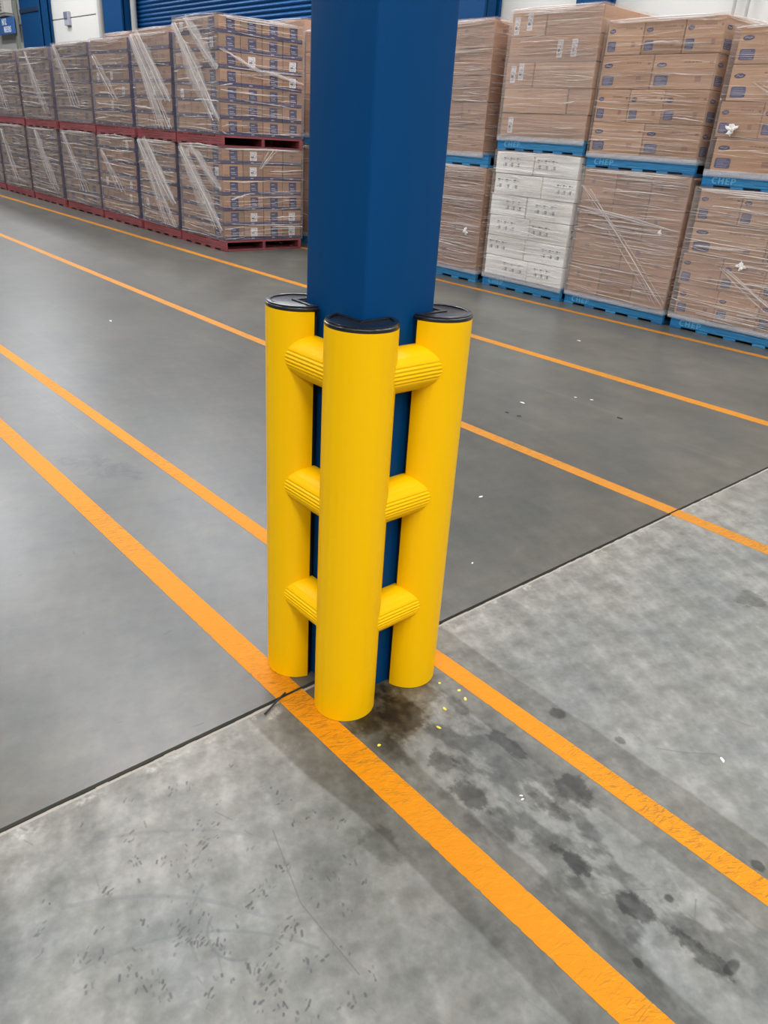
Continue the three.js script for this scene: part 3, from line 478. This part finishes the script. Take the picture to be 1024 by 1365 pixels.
// the same row continues behind the column and behind the red row: loads mostly hidden
for (const [x0, x1, z, up, top, nm] of [[-8.65, -7.49, -6.93, 1.24, 2.6, 'first behind the blue column'], [-9.7, -8.7, -6.93, 1.3, 2.65, 'second behind the blue column'], [-10.95, -9.74, -6.93, 1.357, 2.785, 'behind the red row end'], [-14.85, -13.55, -7.0, 1.35, 2.87, 'behind the second red load'], [-16.25, -14.9, -7.0, 1.35, 2.85, 'behind the fifth red load']]) {
  for (const tier of [0, 1]) {
    const y0 = (tier ? up : 0) + PHT, y1 = tier ? top : up - .012, n = 5, h = (y1 - y0) / n;
    if (nm !== 'behind the red row end' || true) makePallet(x1 - x0, RDp, blueWood, `blue wooden pallet ${tier ? 'under the upper load' : 'on the floor'}, ${nm}`, false, [(x0 + x1) / 2, tier ? up : 0, z - RDp / 2]);
    for (let j = 0; j < n; j++) for (const k of [0, 1]) massCarton((x1 - x0) / 2, h, RDp - .02, faintTan[(j + k) % 3], x0 + (x1 - x0) * (k + .5) / 2, y0 + h * (j + .5), z - RDp / 2);
    wrap(x0, x1, y0, y1, z - RDp, z, `stretch film round the ${tier ? 'upper' : 'lower'} brown load ${nm}`, { seed: 90 + Math.round(-x0) + tier, lines: 20 });
  }
}
{
  const o = new THREE.Group(); o.name = 'carton_mass'; o.userData = { kind: 'stuff', label: 'distant and rear brown cartons packed behind the nearer ones', category: 'cartons' }; scene.add(o);
  for (const [m, gs] of massGeo) mesh('carton_block', mergeGeometries(gs), m, o).userData.kind = 'stuff';
}

// ---------------------------------------------------------------- back wall fittings
const darkBlue = phys({ color: new THREE.Color().setRGB(.001, .046, .14), roughness: .5, specularIntensity: .3 });
{
  const d = structure('door_1');           // blue roller shutter
  const sx0 = -23.4, sx1 = -10.9, sm = phys({ color: new THREE.Color().setRGB(.002, .056, .17), roughness: .4, specularIntensity: .4 });
  const sg = (() => { const pr = []; const N = 8; for (let k = 0; k <= N; k++) { const t = k / N; pr.push([.012 + .035 * Math.sin(Math.PI * t), t * .1]); } const s = new THREE.Shape([new THREE.Vector2(0, 0), ...pr.map(p => new THREE.Vector2(p[0], p[1] * .94 + .002)), new THREE.Vector2(0, .1)]); const g = new THREE.ExtrudeGeometry(s, { depth: sx1 - sx0, bevelEnabled: false }); g.rotateY(-Math.PI / 2); return toCreasedNormals(g, .5); })();
  sg.computeBoundingBox(); sg.translate(-sg.boundingBox.min.x, 0, -sg.boundingBox.min.z);
  for (let k = 0; k < 58; k++) { const s = mesh('shutter_slat', sg, sm, d); s.position.set(sx0, k * .1, WZ - .02); }
  mesh('shutter_housing', rbox(sx1 - sx0 + .3, .7, .5, .03, (sx0 + sx1) / 2, 6.15, WZ + .1), sm, d);
  mesh('shutter_backing', box(sx1 - sx0, 5.8, .04, (sx0 + sx1) / 2, 2.9, WZ - .06), std({ color: 0x06121e, roughness: .8 }), d);
  mesh('wall_panel', box(sx1 - sx0, CEIL - 6.4, .12, (sx0 + sx1) / 2, (CEIL + 6.4) / 2, WZ - .06), wallMat, scene.getObjectByName('wall_back'));
}
const wallColumn = (x0, x1, dep, label) => { const o = thing('wall_column', label, 'column', [(x0 + x1) / 2, 0, WZ + dep / 2 + .03]); const w = x1 - x0; mesh('column_web', box(w - .06, CEIL - .05, dep * .5, 0, CEIL / 2 - .02, 0), darkBlue, o); for (const s of [-1, 1]) mesh('column_flange', rbox(w, CEIL - .05, .05, .006, 0, CEIL / 2 - .02, s * (dep / 2 - .025)), darkBlue, o); return o; };
{
  const o = wallColumn(-31.2, -29.45, .4, 'wide dark blue column against the back wall, far end beside the sign');
  mesh('splice_plate', rbox(1.7, .12, .03, .005, 0, 4.42, .215), std({ color: 0x04233f, roughness: .6 }), o);
  wallColumn(-24.5, -23.3, .4, 'dark blue column beside the shutter, against the white wall panels');
  wallColumn(-10.95, -9.95, .4, 'dark blue column edge just past the big blue column');
  wallColumn(-8.25, -7.78, .3, 'short dark blue post above the plain tan cartons');
}
{
  const pm = std({ color: 0xa7a49d, roughness: .5 });
  const pipe = (x, r, label) => { const o = thing('wall_pipe', label, 'pipe', [x, 0, WZ + .15]); mesh('pipe_run', new THREE.CylinderGeometry(r, r, CEIL - .02, 14).translate(0, CEIL / 2, 0), pm, o); for (let y = .8; y < 8; y += 1.35) mesh('pipe_clip', rbox(r * 3, .05, r + .1, .006, 0, y, -r * .5), std({ color: 0x6f6d69, roughness: .6 }), o); return o; };
  pipe(-25.3, .09, 'grey downpipe on the back wall beside the white panels'); pipe(-23.15, .08, 'pale pipe between the dark blue column and shutter');
  pipe(-5.9, .02, 'thin grey conduit on white wall, first of the pair'); pipe(-5.72, .02, 'thin grey conduit on white wall, second of the pair');
}
{ // small wall unit
  const o = thing('wall_box', 'small grey switch box on the white wall panel', 'switch box', [-28.1, 3.94, WZ]);
  mesh('box_body', rbox(.34, .38, .1, .015, 0, .19, .05), std({ color: 0x9a9aa6, roughness: .5 }), o); mesh('box_cover', rbox(.24, .18, .03, .01, 0, .27, .11), std({ color: 0x6b6d80, roughness: .5 }), o);
}
{ // rack with pale crates and the blue sign at the far end
  const sgn = thing('hanging_sign', 'blue sign with two lines of white lettering above the far loads', 'sign', [-33.4, 3.86, WZ + .35]);
  mesh('sign_board', rbox(2.5, .5, .05, .01, 0, .24, 0), std({ color: 0x3568a8, roughness: .45 }), sgn);
  const lm = std({ color: 0xeef2f8, roughness: .5 }), text = (s, size, y, x) => { const g = new THREE.ExtrudeGeometry(font.generateShapes(s, size), { depth: .006, bevelEnabled: false, curveSegments: 3 }); g.computeBoundingBox(); g.translate(x - g.boundingBox.max.x, y, .026); mesh('sign_lettering', g, lm, sgn); };
  text('NTZ', .19, .27, .55); text('NEERS', .18, .04, .95);
  const st = thing('sign_bracket', 'grey steel post holding the blue sign', 'post', [-32.35, 0, WZ + .3]);
  mesh('post_tube', rbox(.22, 5.2, .1, .01, 0, 2.6, -.09), std({ color: 0x7d8078, roughness: .6 }), st); mesh('post_arm', rbox(1.9, .09, .06, .01, -.9, 4.2, -.05), std({ color: 0x7d8078, roughness: .6 }), st);
  const ck = std({ color: 0xc9c4ba, roughness: .7 }), dk = std({ color: 0x84837a, roughness: .8 });
  for (const [x, y, n] of [[-33.6, 4.46, 'lower'], [-33.7, 4.98, 'upper']]) {
    const c = thing('crate', `pale slatted crate above the blue sign, ${n} one`, 'crate', [x, y, WZ + .25], 'crates above the sign');
    mesh('crate_body', rbox(1.9, .46, .4, .02, 0, .24, 0), ck, c); for (let k = 0; k < 4; k++) mesh('slat', rbox(.9, .05, .03, .006, .2, .1 + .09 * k, .21), dk, c);
  }
  const sh = thing('rack_beam', 'grey rack beam carrying the pale crates', 'beam', [-33.68, 4.38, WZ + .24]); mesh('beam_body', rbox(2.2, .07, .4, .008, 0, .035, 0), std({ color: 0x8f908a, roughness: .6 }), sh); for (const s of [-1, 1]) mesh('beam_bracket', rbox(.06, .16, .1, .006, s * 1.0, -.08, -.1), std({ color: 0x8f908a, roughness: .6 }), sh);
}
scene.updateMatrixWorld(true);
renderer.render(scene, camera);
